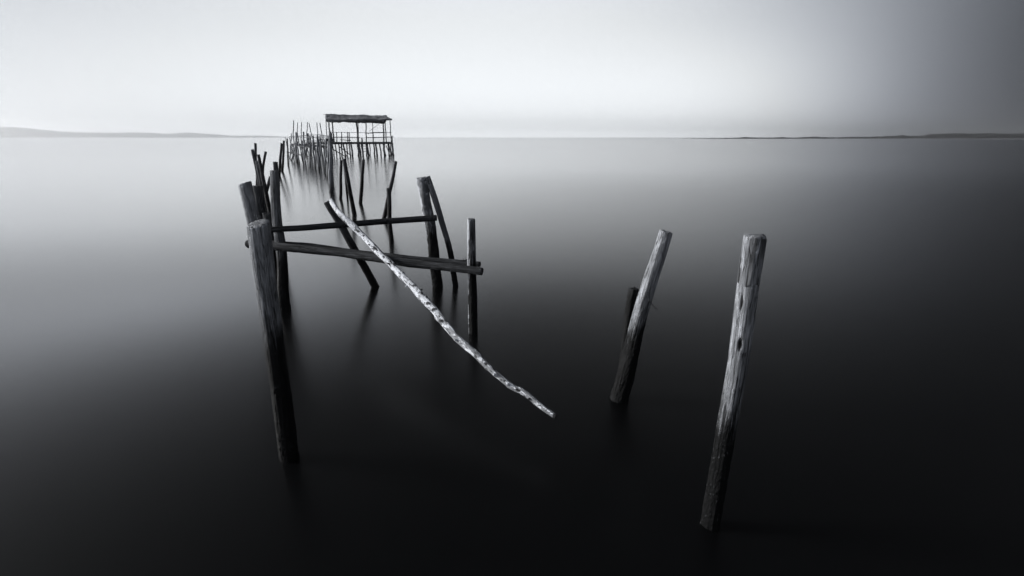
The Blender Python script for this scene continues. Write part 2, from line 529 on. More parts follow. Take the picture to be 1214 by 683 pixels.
px_post('wooden_stake', (335, 203.5), (336.6, 166.8), 3.0, 2.4, 'dark_post',
        'right and taller stake of the dark leaning pair beyond the bundle of crossed stakes', cat='stake', seed=23, group='pair of stakes beyond the bundle')
px_post('wooden_stake', (341.7, 196.5), (340.4, 164.3), 1.9, 1.5, 'dark_post',
        'thin upright stake standing where the low far rail begins', cat='stake', seed=24)

# posts carrying the right ends of the beams
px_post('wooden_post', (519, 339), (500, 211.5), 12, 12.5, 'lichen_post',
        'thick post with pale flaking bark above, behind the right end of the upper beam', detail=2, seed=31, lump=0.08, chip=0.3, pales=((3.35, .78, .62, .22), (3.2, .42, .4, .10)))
px_post('wooden_pole', (540.5, 339), (506.5, 210), 6.0, 7.0, 'post',
        'slim bent pole leaning against the thick flaking post', cat='pole', mid=[(521.5, 254, 0.35), (532, 296, 0.2)][::-1], detail=2, seed=32)
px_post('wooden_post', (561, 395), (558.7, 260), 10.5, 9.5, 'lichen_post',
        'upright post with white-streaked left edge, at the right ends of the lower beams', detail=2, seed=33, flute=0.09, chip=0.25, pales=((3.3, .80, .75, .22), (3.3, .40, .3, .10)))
px_post('wooden_pole', (444.5, 340), (388, 239.5), 8.5, 8.5, 'dark_post',
        'dark slanting pole under the white birch pole, leaning left from the water', cat='pole', detail=2, seed=34, chip=0.25, dy=-0.15)

# thin stakes in the middle distance
px_post('wooden_stake', (404, 236), (404.3, 190), 3.6, 3.0, 'dark_post',
        'straight black stake just left of the leaning stake, beyond the top of the birch pole', cat='stake', seed=41)
px_post('wooden_stake', (419.8, 255), (407.8, 188.5), 5.2, 4.6, 'dark_post',
        'sturdy stake leaning left, its foot just above the upper beam', cat='stake', seed=42)
px_post('wooden_stake', (412, 236), (408.6, 200), 2.6, 2.0, 'dark_post',
        'faint thin stake half hidden behind the sturdy left-leaning stake', cat='stake', seed=43)
px_post('wooden_stake', (427, 241), (431, 189.5), 4.4, 3.6, 'dark_post',
        'lone upright stake leaning slightly right, standing clear in open water below the shed', cat='stake', seed=44)
px_post('wooden_stake', (455, 259.5), (469.4, 191.5), 5.0, 3.4, 'dark_post',
        'tall thin stake slanting right, crossed by a shorter upright stake', cat='stake', seed=45)
px_post('wooden_stake', (463.8, 286), (460.6, 223.5), 5.4, 5.0, 'dark_post',
        'short upright stake in front of the tall slanting stake, behind the upper beam', cat='stake', seed=46)

# ------------------------------------------------------------------ beams
def px_bar(name, a, Ya, b, Yb, wa, wb, mat, label, cat='beam', mids=(), **k):
    A, B = at(*a, Ya), at(*b, Yb)
    ms = [at(x, y, Y) for x, y, Y in mids]
    return bar(name, A, B, metres(wa, A) / 2, metres(wb, B) / 2, mat, label, cat, mids=ms, **k)

px_bar('wooden_beam', (318, 272.5), 6.28, (517, 258.5), 7.36, 7.0, 7.6, 'beam',
       'upper beam, thin and level, running from the tall slim post to the thick flaking post',
       group='beams of the mooring frame', seed=51, mids=[(385, 268.5, 6.64), (450, 263.5, 7.0)])
px_bar('wooden_beam', (294, 289.2), 6.25, (571.5, 322), 5.38, 9.5, 9.0, 'beam',
       'front lower beam, thick and round ended, sloping down in front of the white streaked post',
       group='beams of the mooring frame', seed=52, mids=[(338, 292.5, 6.1), (384, 298, 5.96), (430, 303.8, 5.82), (478, 311, 5.67), (524, 316, 5.52)], sides=24, rings=150, lump=0.07, flute=0.07)
px_bar('wooden_beam', (322, 288.5), 6.52, (569, 313.2), 5.72, 6.4, 6.8, 'beam',
       'rear lower beam, slightly higher and thinner, ending behind the white streaked post',
       group='beams of the mooring frame', seed=53, mids=[(384, 293, 6.33), (480, 306, 6.0)], lump=0.06, rings=110)

# ------------------------------------------------------------------ birch pole
bp = [(392.8, 238.5), (402.5, 251), (413, 262.5), (425, 274.5), (437, 287.0), (449.5, 299.5), (462, 311.5), (475, 325), (488, 338.5), (502, 353), (515.5, 367.5),
      (527.5, 381.5), (539, 395), (550, 407), (562, 418.5), (576, 431.5), (592, 445.5), (607, 456.5), (623, 467.5), (641, 480.5), (659.5, 494.5)]
sl, z0, Y0 = 0.257, 0.863 + 0.02, 5.64
pts = []
for x, y in bp:
    u, f, wz = ray(x, y)
    kk = -wz / f
    Y = (CAM_H - z0 + sl * Y0) / (sl + kk)
    pts.append(at(x, y, Y))
q = (pts[-1] - pts[0]).to_track_quat('Z', 'Y')
qi = q.inverted()
lp = [qi @ (p - pts[0]) for p in pts]
wpx = [8, 10, 11, 11, 11, 11, 11, 11, 11, 11, 11.5, 11.5, 11.5, 11.5, 11.5, 11, 11, 11, 10, 9, 8]
rr = [metres(wv * 0.69, p) / 2 for wv, p in zip(wpx, pts)]
dec = [(random.uniform(0, 6.28), random.uniform(0.05, 0.93), random.uniform(0.15, 0.5), random.uniform(0.003, 0.009), 0.12) for _ in range(60)]
dec += [(random.uniform(0, 6.28), random.uniform(0.08, 0.95), random.uniform(0.3, 0.6), random.uniform(0.003, 0.006), -0.30) for _ in range(26)]
for i in range(1, len(lp) - 1):
    lp[i] = lp[i] + Vector((random.uniform(-.009, .009), random.uniform(-.009, .009), 0))
rr = [r * random.uniform(0.90, 1.12) for r in rr]
Vb, Fb, Ab = log_mesh(lp, rr, 36, 520, 61, 0.10, 0.08, 0.3, decays=dec)
for i, v in enumerate(Vb):                       # dark cut end
    if v.z > lp[-1].z - 0.02: Ab[i] = 1.0
birch = link_mesh('birch_pole', Vb, Fb, M['birch'], None, True, Ab)
birch.location = pts[0]
birch.rotation_mode = 'QUATERNION'; birch.rotation_quaternion = q
tag(birch, 'long crooked white birch pole lying across the beams, its dark end hanging over the water', 'pole')
def stub(i, ang, length, r, mat='twig', t=0.0, drop=0.2):
    c = lp[i].lerp(lp[i + 1], t)
    d = (lp[i + 1] - lp[i]).normalized()
    n = (Vector((math.cos(ang), math.sin(ang), 0)) - d * d.dot(Vector((math.cos(ang), math.sin(ang), 0)))).normalized()
    p0 = c + n * rr[i] * 0.7
    p1 = c + n * (rr[i] + length) + d * length * drop
    return bar('branch_stub', p0, p1, r, r * 0.55, mat, parent=birch, sides=8, rings=6, bend=0.3)
for i, a, l, r, mt, t in ((2, 0.4, 0.020, 0.013, 'twig', .3), (6, 2.6, 0.025, 0.012, 'twig', .2), (7, -2.4, 0.03, 0.012, 'birch', .8), (10, 2.7, 0.10, 0.0035, 'twig', .1),
                       (8, 0.3, 0.022, 0.012, 'twig', .5), (12, 2.9, 0.026, 0.014, 'birch', .6), (13, 0.5, 0.022, 0.012, 'twig', .2),
                       (15, 2.6, 0.032, 0.014, 'birch', .9), (16, 2.5, 0.03, 0.013, 'birch', .9), (17, 0.4, 0.02, 0.010, 'twig', .6), (18, 2.8, 0.022, 0.010, 'twig', .4),
                       (4, 2.7, 0.02, 0.010, 'twig', .4), (5, 0.2, 0.018, 0.010, 'twig', .5)):
    stub(i, a, l, r, mt, t)
# a tuft of dry twigs caught on the rear lower beam
tw = at(548, 309.5, 5.72)
def tuft(c, n, ln, parent_name, label, cat, spread=1.0):
    V, Fc = [], []
    for k in range(n):
        a = random.uniform(-1, 1) * spread
        d = Vector((math.sin(a) * 0.9, random.uniform(-.4, .2), math.cos(a) * random.uniform(0.3, 1.0))).normalized()
        l = ln * random.uniform(0.5, 1.0)
        r = 0.003
        p0, p1 = Vector((random.uniform(-.015, .015), 0, 0)), d * l
        i = len(V)
        s = d.orthogonal().normalized(); b = d.cross(s)
        for p, rr_ in ((p0, r), (p0.lerp(p1, .55) + s * l * .08, r * .7), (p1, r * .3)):
            for j in range(5):
                t = 2 * math.pi * j / 5
                V.append(p + (s * math.cos(t) + b * math.sin(t)) * rr_)
        for ring in range(2):
            for j in range(5):
                Fc.append((i + ring * 5 + j, i + ring * 5 + (j + 1) % 5, i + ring * 5 + 5 + (j + 1) % 5, i + ring * 5 + 5 + j))
    o = link_mesh(parent_name, V, Fc, M['twig'], None, True)
    o.location = c
    if label: tag(o, label, cat)
    return o
tuft(at(551, 309.5, 5.70), 7, 0.07, 'dry_twigs', 'small tuft of dry twigs caught on the lower beams beside the white streaked post', 'twigs')
tuft(at(443, 299.5, 5.80) + Vector((0, 0, 0.045)), 8, 0.05, 'dry_weed', 'dry weed clinging to the front lower beam just left of the birch pole', 'weed', 1.4)

# ------------------------------------------------------------------ two posts on the right
r1 = px_post('wooden_post', (735.5, 473.5), (789.5, 275), 21, 15, 'pale_post',
             'pale topped post leaning right, with a dark stub behind it and a twig',
             detail=3, seed=71, flute=0.06, chip=0.2, mid=[(757, 376, 0.5)])
c = qq = None
tp = at(768.5, 356, on_water(735, 477).y - 0.03)
loc1 = r1.rotation_quaternion.inverted() @ (tp - r1.location)
bar('twig', loc1, loc1 + r1.rotation_quaternion.inverted() @ Vector((0.075, -0.02, -0.075)), 0.004, 0.002, 'twig', parent=r1, sides=6, rings=10, bend=3)
bar('twig', loc1, loc1 + r1.rotation_quaternion.inverted() @ Vector((0.05, -0.05, 0.03)), 0.0035, 0.0015, 'twig', parent=r1, sides=6, rings=10, bend=3)
px_post('wooden_stub', (738.5, 442), (751.3, 342.5), 10.5, 12, 'dark_post',
        'short dark stub hidden behind the pale topped leaning post', cat='post', detail=2, seed=72)
r3 = px_post('wooden_post', (843, 623), (894.5, 280), 19.5, 24.5, 'pale_post',
             'tallest post, cracked and bark-topped, standing alone in the water at the front right',
             detail=3, seed=74, flute=0.05, lump=0.03, chip=0.2,
             decays=((-2.35, 0.845, 0.16, 0.016, 0.10), (-2.0, 0.76, 0.20, 0.016, 0.16), (-1.55, 0.735, 0.09, 0.006, 0.1), (-1.25, 0.735, 0.08, 0.006, 0.1),
                     (-1.7, 0.64, 0.05, 0.05, 0.10), (-1.25, 0.60, 0.05, 0.07, 0.08), (-1.9, 0.55, 0.05, 0.03, 0.08), (-1.0, 0.70, 0.04, 0.10, 0.06)))
B3 = on_water(843, 623); T3 = at(894.5, 280, B3.y); L3 = (T3 - B3).length
rb = metres(25.0, T3) / 2
Vk, Fk, Ak = log_mesh([Vector((0, 0, L3 * t)) for t in (0.862, 0.90, 0.94, 0.97, 0.996)], [rb * x for x in (0.99, 1.002, 1.006, 1.006, 1.004)], 48, 50, 74, 0.05, 0.07, 0.5, ragged=0.02)
link_mesh('bark', Vk, Fk, M['bark'], r3, True, Ak)

# ------------------------------------------------------------------ far pier: walkway, stakes, shed
def deck_between(name, P, Q, width, z, label, cat):
    d = (Q - P); L = math.hypot(d.x, d.y); ang = math.atan2(d.y, d.x)
    o = empty(name, (P.x, P.y, 0), ang)
    tag(o, label, cat)
    V, Fc = [], []
    n = int(L / 0.22)
    for k in range(n):
        if random.random() < 0.07: continue
        x = (k + 0.5) * L / n
        box_mesh(V, Fc, (x, random.uniform(-.08, .08), z + random.uniform(-.02, .02)), (0.085, width / 2 + random.uniform(-.1, .15), 0.02), random.uniform(-.06, .06))
    link_mesh('planks', V, Fc, M['shed'], o, False)
    for s in (-1, 1):
        bar('joist', Vector((0, s * width * .38, z - 0.09)), Vector((L, s * width * .38, z - 0.09)), 0.06, 0.06, 'shed', parent=o, sides=8, rings=30)
    for s, zz in ((-1, 0.75), (1, 0.85), (-1, 0.38)):
        bar('handrail', Vector((0.3, s * width * .52, z + zz)), Vector((L - 0.3, s * width * .52, z + zz + random.uniform(-.1, .1))), 0.03, 0.03, 'shed', parent=o, sides=6, rings=24, bend=2)
    return o

def Pxy(px, Y):          # ground point at photo column px and distance Y (taken on the horizon row)
    return Vector(((px - 607) / F * Y / (CS + 0.2965 * SN) , Y, 0))

W0, W1, W2 = Pxy(377, 42), Pxy(352, 60), Pxy(388, 66)
deck_between('walkway', W0, W1, 1.5, 1.50, 'rickety plank walkway of the far pier, running back between the crowded stakes', 'walkway')
wk = deck_between('walkway', W1 + Vector((1.6, 0.6, 0)), W2, 1.4, 1.62, 'short plank walkway joining the far pier to the thatched shed', 'walkway')

V, Fc = [], []
Lw = (W2 - W1 - Vector((1.6, 0.6, 0))).length
xx = 0.5 * Lw
while xx < Lw + 0.3:
    wdt = random.uniform(.05, .09); hh = random.uniform(.25, .45)
    box_mesh(V, Fc, (xx, -0.72 + random.uniform(-.02, .02), 1.62 + hh - .12), (wdt, .015, hh), 0)
    xx += wdt * 2 + random.uniform(.01, .06)
link_mesh('plank_panel', V, Fc, M['far'], wk, False)

# stakes that can be told apart
G1 = 'stakes crowding the far pier'
G2 = 'tall thin poles of the far pier'
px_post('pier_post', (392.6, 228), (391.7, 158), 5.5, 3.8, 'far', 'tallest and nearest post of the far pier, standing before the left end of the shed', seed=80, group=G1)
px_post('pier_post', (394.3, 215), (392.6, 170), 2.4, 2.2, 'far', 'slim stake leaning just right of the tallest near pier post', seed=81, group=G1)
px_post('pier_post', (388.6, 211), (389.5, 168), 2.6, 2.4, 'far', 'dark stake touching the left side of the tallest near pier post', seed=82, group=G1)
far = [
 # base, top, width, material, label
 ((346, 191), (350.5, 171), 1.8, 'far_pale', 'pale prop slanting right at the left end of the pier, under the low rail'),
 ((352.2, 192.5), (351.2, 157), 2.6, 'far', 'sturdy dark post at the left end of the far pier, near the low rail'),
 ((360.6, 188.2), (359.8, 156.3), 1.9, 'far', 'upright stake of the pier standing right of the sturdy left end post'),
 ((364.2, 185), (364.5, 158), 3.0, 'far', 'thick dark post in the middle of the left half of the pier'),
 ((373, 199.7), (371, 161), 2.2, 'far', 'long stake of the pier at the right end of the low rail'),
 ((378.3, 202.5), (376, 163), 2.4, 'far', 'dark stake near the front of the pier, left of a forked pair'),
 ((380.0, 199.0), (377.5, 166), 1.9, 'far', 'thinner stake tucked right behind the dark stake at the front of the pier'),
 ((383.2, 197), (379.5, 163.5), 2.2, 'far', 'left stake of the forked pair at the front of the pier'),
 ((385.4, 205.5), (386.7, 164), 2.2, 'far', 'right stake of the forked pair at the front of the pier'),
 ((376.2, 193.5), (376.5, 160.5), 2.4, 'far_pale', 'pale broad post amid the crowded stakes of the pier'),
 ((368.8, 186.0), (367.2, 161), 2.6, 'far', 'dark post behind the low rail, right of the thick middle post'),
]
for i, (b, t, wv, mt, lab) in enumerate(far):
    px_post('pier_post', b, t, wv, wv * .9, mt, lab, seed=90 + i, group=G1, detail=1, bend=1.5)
poles = [
 ((347.2, 180), (348.1, 143), 1.25, 'tallest thin pole rising at the left end of the far pier'),
 ((344.7, 179), (345.4, 158), 1.0, 'short thin pole standing left of the tallest thin pole'),
 ((351.4, 181), (352.7, 145.3), 1.0, 'thin pole second from the left in the row above the pier'),
 ((356.8, 181), (357.4, 144.8), 1.0, 'thin straight pole standing alone above the left half of the pier'),
 ((362.6, 181), (364.5, 144.8), 1.0, 'left pole of the inverted V above the middle of the pier'),
 ((374.5, 181), (366.2, 145.6), 1.0, 'right pole of the inverted V above the middle of the pier'),
 ((378.8, 184), (375.6, 145.2), 1.1, 'left one of two parallel thin poles just left of the shed roof'),
 ((384.5, 184), (379.3, 145.6), 1.2, 'right one of two parallel thin poles just left of the shed roof'),
]
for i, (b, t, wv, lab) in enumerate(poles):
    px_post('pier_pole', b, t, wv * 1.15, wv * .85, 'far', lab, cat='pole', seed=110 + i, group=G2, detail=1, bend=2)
# the rest of the crowd of stakes, on both sides of the walkway
dW = (W1 - W0); nW = Vector((-dW.y, dW.x, 0)).normalized()
proto = None
crowd_mats = ['far', 'far_pale', 'far_pale', 'far']
for k in range(31):
    t = (k + random.random() * .8) / 23
    side = -1 if k % 2 else 1
    B = W0 + dW * (t * 1.02) + nW * side * random.uniform(0.7, 1.25)
    if k >= 22:                                   # and along the short walkway to the shed
        t2 = (k - 22) / 9
        B = (W1 + Vector((1.6, 0, 0))).lerp(W2, t2) + Vector((random.uniform(-.2, .2), random.choice((-.8, .8)) + random.uniform(-.2, .2), 0))
    B.z = 0
    h = random.uniform(1.55, 2.65)
    T = B + Vector((random.uniform(-.28, .28), random.uniform(-.2, .2), h))
    r = random.uniform(0.03, 0.06)
    post('pier_post', B, T, r, r * .85, crowd_mats[k % 4], 'weathered stake in the crowd of stakes along the far plank walkway', seed=130 + k, group=G1, detail=1, bend=1.5)
px_bar('low_rail', (339.8, 180.2), 52.5, (373, 187.2), 41.5, 1.2, 1.4, 'beam',
       'thin low rail sloping across the stakes at the left end of the far pier', cat='rail', sides=8, rings=20)

# thatched shed ---------------------------------------------------------------
RZ = R(19.5)
S0 = on_water(386.0, 185.8)
# front width so that the right front corner falls where the photo has it
Wd = 8.0
for _ in range(30):
    p = S0 + Vector((math.cos(RZ), math.sin(RZ), 0)) * Wd
    zc = p.y * CS + CAM_H * SN
    x = 607 + F * p.x / zc
    Wd += (466.0 - x) * zc / F / math.cos(RZ)
shed = empty('fishing_shed', S0, RZ)
tag(shed, 'open sided wooden shed on stilts with a sagging roof, ending the far pier', 'shed')
PXM = 80.0 / Wd
sx = lambda px, z=1.7: (607 + (px - 607) * (1 - z * 0.284 / 62.0) - 386.0) / PXM
zy = lambda py: max(-1.0, CAM_H - (py - 163.0) / 9.35)
DEP = 3.2
ZD = zy(168.3)
# deck
V, Fc = [], []
nn = 46
for k in range(nn):
    x = -0.05 + (Wd + 0.1) * (k + .5) / nn
    box_mesh(V, Fc, (x, DEP / 2, ZD + random.uniform(-.012, .012)), ((Wd + .1) / nn / 2 - .008, DEP / 2 + random.uniform(0, .12), 0.03))
link_mesh('deck', V, Fc, M['shed'], shed, False)
for y in (0.06, DEP - .06):
    bar('deck_beam', Vector((-.1, y, ZD - .13)), Vector((Wd + .1, y, ZD - .13)), 0.09, 0.09, 'shed', parent=shed, sides=8, rings=20, bend=.4)
# stilts
for px, dx, y, r in ((390.5, .0, .1, .13), (394, .1, 1.6, .08), (401, .1, .15, .09), (404, -.1, 1.4, .10), (406.8, .25, .2, .11), (413.3, .05, .2, .09), (415.6, .12, .15, .12),
                     (423.3, .05, .12, .14), (425.6, .15, .9, .13), (428.0, .1, .15, .13), (433, .0, .12, .10), (435.4, .12, .5, .13), (439, .05, 2.4, .07),
                     (443.2, .08, .9, .10), (445.4, .12, .12, .08), (450, .08, .15, .10), (454.8, -.05, .12, .14), (456.0, .35, 1.2, .08), (460.4, .02, .5, .10),
                     (463.2, .22, 1.6, .08), (465.2, .08, .12, .13), (466.2, .1, 2.6, .09), (397.5, .1, DEP - .2, .09), (411, -.1, DEP - .2, .09), (447, .1, DEP - .2, .08)):
    x = sx(px)
    b, t = Vector((x + dx * .6, y, -.6)), Vector((x - dx * .4, y, ZD - .04))
    q_ = bar('stilt', b, t, r * .92, r * .8, 'far', parent=shed, sides=10, rings=12, bend=1.2)
# posts up to the roof
ZE = zy(145.2); ZRF = zy(137.4)
for px0, px1, y, r in ((390.8, 389.6, .1, .09), (396.0, 393.2, 1.5, .09), (423.4, 421.4, .1, .10), (425.3, 424.4, 1.6, .06), (433.4, 433.3, .1, .07),
                       (454.8, 453.8, .1, .085), (459.4, 457.8, 1.5, .07), (464.0, 462.4, .1, .06), (388.0, 386.6, DEP - .2, .05), (444, 444, DEP - .2, .05)):
    b, t = Vector((sx(px0), y, ZD - .02)), Vector((sx(px1, ZE), y, ZE + .02 + y * .2))
    bar('roof_post', b, t, r, r * .85, 'shed', parent=shed, sides=8, rings=12, bend=1.2)
# handrails and their posts
for px, y, zt in ((398.9, .05, 157.2), (404.6, .05, 157.2), (411.6, .05, 157.0), (413.4, .05, 157.2), (392, .05, 157), (442, .05, 157.2), (428, .05, 163), (465.0, .05, 161)):
    bar('rail_post', Vector((sx(px), y, ZD)), Vector((sx(px, 2.8) - .03, y, zy(zt))), 0.06, 0.05, 'shed', parent=shed, sides=8, rings=8)
for (p0, y0), (p1, y1), r in (((389, 157.4), (433, 157.9), .025), ((432.5, 158.4), (455, 157.5), .055), ((455, 157.4), (464.5, 157.5), .03),
                              ((393, 162.6), (425, 163.0), .045), ((433, 163.3), (466, 162.4), .045), ((402, 165.4), (414.5, 166.3), .04)):
    bar('handrail', Vector((sx(p0, 2.7), -.02, zy(y0))), Vector((sx(p1, 2.7), -.02, zy(y1))), r, r, 'shed', parent=shed, sides=8, rings=16, bend=.8)
# braces, ladder, hanging rope pole
bar('brace', Vector((sx(393.8), -.15, zy(175.8))), Vector((sx(409.2), -.3, zy(184.8))), .055, .05, 'dark_post', parent=shed, sides=8, rings=12)
bar('brace', Vector((sx(400.5), -.12, zy(172.3))), Vector((sx(414.0), -.2, zy(182.6))), .055, .05, 'dark_post', parent=shed, sides=8, rings=12)
bar('brace', Vector((sx(457.5), .3, zy(172))), Vector((sx(461.5), .3, zy(183.5))), .05, .05, 'far', parent=shed, sides=8, rings=12)
lad = bar('ladder', Vector((sx(428.8), -.1, -.3)), Vector((sx(428.8), -.1, zy(163.8))), .05, .05, 'shed', parent=shed, sides=8, rings=10)
for yy in (172.3, 175.4, 178.2):
    qi_ = lad.rotation_quaternion.inverted()
    a = qi_ @ (Vector((sx(428.8), -.1, zy(yy))) - lad.location)
    b = qi_ @ (Vector((sx(433.2), -.08, zy(yy))) - lad.location)
    bar('rung', a, b, .035, .035, 'shed', parent=lad, sides=6, rings=4)
bar('roof_strut', Vector((sx(438.5, 3), 1.4, zy(156))), Vector((sx(450.5, 4), 1.4, zy(147.5))), .022, .022, 'shed', parent=shed, sides=6, rings=8)
# roof: a sagging thatched sheet, thick, ragged along the eave, with a back slope
XR0, XR1 = sx(386.6, 4.5), sx(460.2, 4.5)
def roof_obj():
    nx, ny = 110, 26
    V, Fc = [], []
    def top(i, j):
        t, s = i / nx, j / ny
        x = XR0 + (XR1 - XR0) * t
        if s < .62:                                    # front slope, eave -> ridge
            k = s / .62
            y = -.45 + (1.9 + .45) * k
            ze = ZE + .12 + .18 * t - .10 * math.sin(t * 9) * .4
            zr = ZRF - .02 - .10 * t + .03 * math.sin(t * 14)
            z = ze + (zr - ze) * k - .10 * math.sin(math.pi * k)
        else:
            k = (s - .62) / .38
            y = 1.9 + (DEP + .3 - 1.9) * k
            z = (ZRF - .02 - .10 * t) - .75 * k
        n = noise.noise(Vector((x * .9, y * .9, 5))) * .05 + noise.noise(Vector((x * 2.2, y * 2.2, 3))) * .06 + noise.noise(Vector((x * 7, y * 5, 8))) * .03
        z += n
        if j == 0:
            z -= .22 * abs(noise.noise(Vector((x * 5, 1, 2)))) + .10 * noise.noise(Vector((x * 1.3, 4, 2)))
            y -= .12 * noise.noise(Vector((x * 5, 9, 2)))
        x += .12 * noise.noise(Vector((y * 4, 7, 1 + t * 3))) * (1 if i in (0, nx) else 0)
        # eave reaches farther right than the ridge
        x += .34 * t * (1 - min(1, s / .62))
        return Vector((x, y, z))
    for i in range(nx + 1):
        for j in range(ny + 1):
            V.append(top(i, j))
    N = len(V)
    for i in range(nx + 1):
        for j in range(ny + 1):
            v = V[i * (ny + 1) + j]
            V.append(v - Vector((0, 0, .16 + .05 * noise.noise(Vector((v.x * 5, v.y * 5, 0))))))
    W_ = ny + 1
    for i in range(nx):
        for j in range(ny):
            a = i * W_ + j
            Fc.append((a, a + W_, a + W_ + 1, a + 1))
            Fc.append((N + a, N + a + 1, N + a + W_ + 1, N + a + W_))
    for i in range(nx):
        for j in (0, ny):
            a = i * W_ + j; b = a + W_
            Fc.append((a, N + a, N + b, b) if j == 0 else (a, b, N + b, N + a))
    for j in range(ny):
        for i in (0, nx):
            a = i * W_ + j; b = a + 1
            Fc.append((a, b, N + b, N + a) if i == 0 else (a, N + a, N + b, b))
    return link_mesh('roof', V, Fc, M['roof'], shed, False)
rf = roof_obj()
bar('eave_pole', Vector((XR0 + .02, -.3, ZE - .06)), Vector((XR1 + .35, -.3, ZE + .12)), .05, .05, 'shed', parent=shed, sides=8, rings=24, bend=.8)
bar('ridge_pole', Vector((XR0 - .3, 1.9, ZRF - .1)), Vector((XR1 - .05, 1.9, ZRF - .24)), .02, .04, 'shed', parent=shed, sides=8, rings=24, bend=.8)

# ------------------------------------------------------------------ far shores
def ridge_band(name, prof, Y, depth, mat, rough, seed, kind, nx=400, ny=8, front=0.35):
    """prof: list of (photo column, pixels above the horizon); a real hill with depth"""
    V, Fc = [], []
    x0, x1 = prof[0][0], prof[-1][0]
    for i in range(nx + 1):
        px = x0 + (x1 - x0) * i / nx
        for k in range(len(prof) - 1):
            if prof[k][0] <= px <= prof[k + 1][0]:
                t = (px - prof[k][0]) / (prof[k + 1][0] - prof[k][0]); t = t * t * (3 - 2 * t)
                hp = prof[k][1] + (prof[k + 1][1] - prof[k][1]) * t
                break
        away = Pxy(px, Y).normalized()
        P = away * Y
        h = hp * Y * math.cos(math.atan2(away.x, away.y)) / (F * 1.043)
        for j in range(ny + 1):
            s = j / ny
            e = math.sin(math.pi * min(1, s / front * .5)) if s < front else math.cos((s - front) / (1 - front) * math.pi / 2)
            q_ = P + away * depth * s
            z = h * e
            z += rough * e * (noise.noise(Vector((q_.x * .03, q_.y * .03, seed))) + .6 * noise.noise(Vector((q_.x * .11, q_.y * .11, seed))))
            V.append(Vector((q_.x, q_.y, z if 0 < j < ny else -.5)))
    W_ = ny + 1
    for i in range(nx):
        for j in range(ny):
            a = i * W_ + j
            Fc.append((a, a + 1, a + W_ + 1, a + W_)[::-1])
    o = link_mesh(name, V, Fc, mat, None, True)
    return tag(o, kind=kind)
ridge_band('hills', [(-600, 4), (-300, 9), (-80, 12), (18, 12.5), (32, 11.5), (55, 9), (75, 7), (120, 6), (175, 6), (200, 4.4), (222, 6.2), (250, 4.4), (275, 2.4), (305, 2.4), (340, 1.2), (420, .4), (470, 0.0)],
           9100, 600, M['hill'], 4, 4.0, 'structure')
ridge_band('shore', [(840, 0.0), (900, 0.25), (1000, .5), (1214, .55), (2300, .6)], 960, 60, M['shore'], .05, 1.0, 'structure', nx=200)
tl = ridge_band('treeline', [(810, 0.0), (855, 0.3), (872, 0.8), (882, 1.9), (900, 1.0), (960, 1.7), (1040, 2.5), (1060, 3.2), (1067, 4.6), (1078, 3.3), (1092, 3.6), (1100, 5.6),
                          (1130, 6.8), (1160, 7.2), (1214, 6.9), (1400, 9), (1900, 8), (2300, 4)], 1000, 260, M['wood_far'], 1.5, 9.0, 'stuff', nx=900)
tag(tl, 'low dark wooded shore along the horizon at the right', 'trees')

# ------------------------------------------------------------------ haze
HZ = bpy.data.materials.new('haze_air'); HZ.use_nodes = True
nt = HZ.node_tree; nt.nodes.clear()
o_ = nt.nodes.new('ShaderNodeOutputMaterial')
pv = nt.nodes.new('ShaderNodeVolumePrincipled')
pv.inputs['Color'].default_value = (0.985, 0.99, 1.0, 1)
pv.inputs['Density'].default_value = 0.00015
pv.inputs['Anisotropy'].default_value = 0.82
nt.links.new(pv.outputs[0], o_.inputs['Volume'])
V, Fc = [], []
box_mesh(V, Fc, (0, 0, 84), (10000, 10000, 86))
hz = link_mesh('haze', V, Fc, HZ, None, False)
tag(hz, kind='stuff')

# ------------------------------------------------------------------ sky and sun
SUN_AZ, SUN_EL = -83.0, 16.0
world = bpy.data.worlds.new('World'); scene.world = world
world.use_nodes = True
nt = world.node_tree; nt.nodes.clear()
out = nt.nodes.new('ShaderNodeOutputWorld')
bg = nt.nodes.new('ShaderNodeBackground')
tc = nt.nodes.new('ShaderNodeTexCoord')
sep = nt.nodes.new('ShaderNodeSeparateXYZ'); nt.links.new(tc.outputs['Generated'], sep.inputs[0])
az = math_node(nt, 'ARCTAN2', sep.outputs[0], sep.outputs[1])              # 0 = +Y, positive to the right
azn = math_node(nt, 'ADD', math_node(nt, 'MULTIPLY', az, 1 / (2 * math.pi)), 0.5)
el = math_node(nt, 'MULTIPLY', math_node(nt, 'ARCSINE', math_node(nt, 'MINIMUM', math_node(nt, 'MAXIMUM', sep.outputs[2], 0.0), 1.0)), 180 / math.pi)
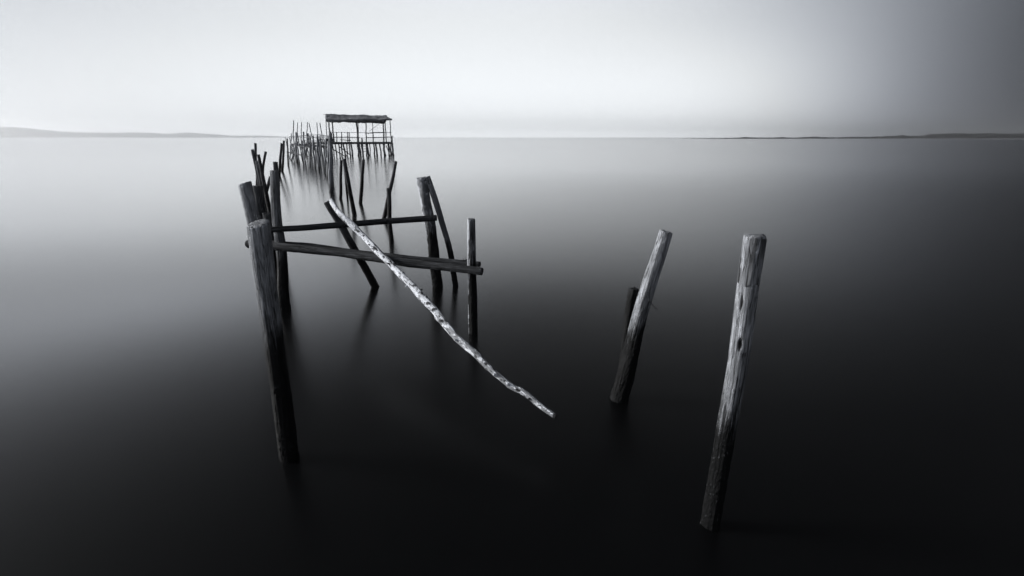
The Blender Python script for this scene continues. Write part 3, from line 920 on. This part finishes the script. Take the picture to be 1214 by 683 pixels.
# brightness of the overcast by direction: elevation -> {azimuth: luminance}
ROWS = [
 (0,  {-180: .26, -150: .42, -120: .6, -70: .72, -50: .95, -30: 1.5, -10: 1.8, 8: 1.85, 16: 1.8, 23: 1.55, 29: .95, 35: .20, 41: .02, 47: .02, 60: .015, 120: .10, 180: .26}),
 (1.8, {-180: .26, -150: .42, -120: .6, -70: .54, -50: .72, -30: .98, -10: 1.09, 8: 1.12, 16: 1.12, 23: .99, 29: .72, 35: .33, 41: .12, 47: .03, 60: .015, 120: .10, 180: .26}),
 (13, {-180: .26, -150: .42, -120: .6, -70: .50, -50: .56, -30: .77, -10: .88, 4: .87, 14: .79, 23: .64, 31: .40, 38: .18, 45: .06, 60: .02, 120: .10, 180: .26}),
 (17, {-180: .26, -150: .50, -120: .8, -80: 1.7, -55: 2.1, -38: 2.0, -25: 1.35, -12: .50, 0: .17, 20: .05, 45: .035, 120: .10, 180: .26}),
 (20, {-180: .26, -150: .50, -120: .75, -80: .34, -55: .38, -38: .36, -25: .26, -12: .19, 0: .075, 20: .03, 45: .025, 120: .10, 180: .26}),
 (23, {-180: .26, -150: .50, -120: .7, -80: .07, -55: .07, -38: .06, -25: .05, -10: .05, 10: .02, 45: .015, 120: .10, 180: .26}),
 (30, {-180: .26, -150: .50, -120: .7, -80: .10, -55: .04, -38: .04, -25: .03, -10: .02, 10: .012, 45: .006, 120: .10, 180: .26}),
 (42, {-180: .26, -150: .42, -120: .4, -80: .03, -50: .010, -25: .015, 0: .02, 45: .006, 120: .10, 180: .26}),
 (90, {-180: .12, 180: .12}),
]
SC = 4.0
prev = None
for i, (e, tab) in enumerate(ROWS):
    rmp = nt.nodes.new('ShaderNodeValToRGB')
    cr = rmp.color_ramp
    cr.interpolation = 'EASE' if len(tab) < 3 else 'B_SPLINE'
    keys = sorted(tab.items())
    while len(cr.elements) < len(keys): cr.elements.new(0.5)
    for elem, (a, v) in zip(cr.elements, keys):
        elem.position = a / 360 + 0.5
    for elem, (a, v) in zip(cr.elements, keys):
        elem.color = (v / SC, v / SC, v / SC, 1)
    nt.links.new(azn, rmp.inputs[0])
    if prev is None: prev = rmp.outputs[0]
    else:
        f = maprange(nt, el, ROWS[i - 1][0], e)
        prev = mixcol(nt, f, prev, rmp.outputs[0])
veil = nt.nodes.new('ShaderNodeRGBToBW'); nt.links.new(prev, veil.inputs[0])
veil = math_node(nt, 'MULTIPLY', veil.outputs[0], SC)
# soft unevenness of the cloud deck
cn = noise_node(nt, mapping(nt, tc.outputs['Generated'], (1.2, 1.2, 5)), 1.6, 4, 0.5, 0.3)
veil = math_node(nt, 'MULTIPLY', veil, maprange(nt, cn, 0.3, 0.7, 0.99, 1.01))
sky = nt.nodes.new('ShaderNodeTexSky'); sky.sky_type = 'NISHITA'; sky.sun_disc = False
sky.sun_elevation = R(SUN_EL); sky.sun_rotation = R(SUN_AZ)
sky.dust_density = 4.0
sbw = nt.nodes.new('ShaderNodeRGBToBW'); nt.links.new(sky.outputs[0], sbw.inputs[0])
lum = math_node(nt, 'ADD', math_node(nt, 'MULTIPLY', sbw.outputs[0], 0.01), math_node(nt, 'MULTIPLY', veil, 10.0))
tint = mixcol(nt, maprange(nt, lum, 1.0, 8.5, smooth=False), (0.90, 0.975, 1.12), (0.965, 0.998, 1.03))
tint = mixcol(nt, maprange(nt, el, 11.0, 17.0), tint, (0.935, 0.985, 1.085))
fin = mixcol(nt, 1.0, tint, lum, 'MULTIPLY')
nt.links.new(fin, bg.inputs[0])
bg.inputs[1].default_value = 0.1
nt.links.new(bg.outputs[0], out.inputs[0])

sun = bpy.data.lights.new('sun', 'SUN')
sun.energy = 4.3; sun.angle = R(18); sun.color = (1.0, 0.995, 0.985)
so_ = bpy.data.objects.new('sun', sun)
dirv = Vector((math.sin(R(SUN_AZ)) * math.cos(R(SUN_EL)), math.cos(R(SUN_AZ)) * math.cos(R(SUN_EL)), math.sin(R(SUN_EL))))
so_.rotation_euler = dirv.to_track_quat('Z', 'Y').to_euler()
so_.location = dirv * 20
col.objects.link(so_)

# ------------------------------------------------------------------ render settings
scene.view_settings.view_transform = 'Standard'
scene.view_settings.look = 'None'
scene.view_settings.exposure = 0.0
scene.view_settings.gamma = 1.0
scene.view_settings.use_curve_mapping = False
scene.render.engine = 'CYCLES'
cy = scene.cycles
cy.use_denoising = True
cy.denoising_input_passes = 'RGB'
try: cy.denoiser = 'OPENIMAGEDENOISE'
except Exception: pass
cy.max_bounces = 8; cy.diffuse_bounces = 3; cy.glossy_bounces = 3; cy.volume_bounces = 3
cy.sample_clamp_indirect = 6.0
scene.render.resolution_x = 1024; scene.render.resolution_y = 576
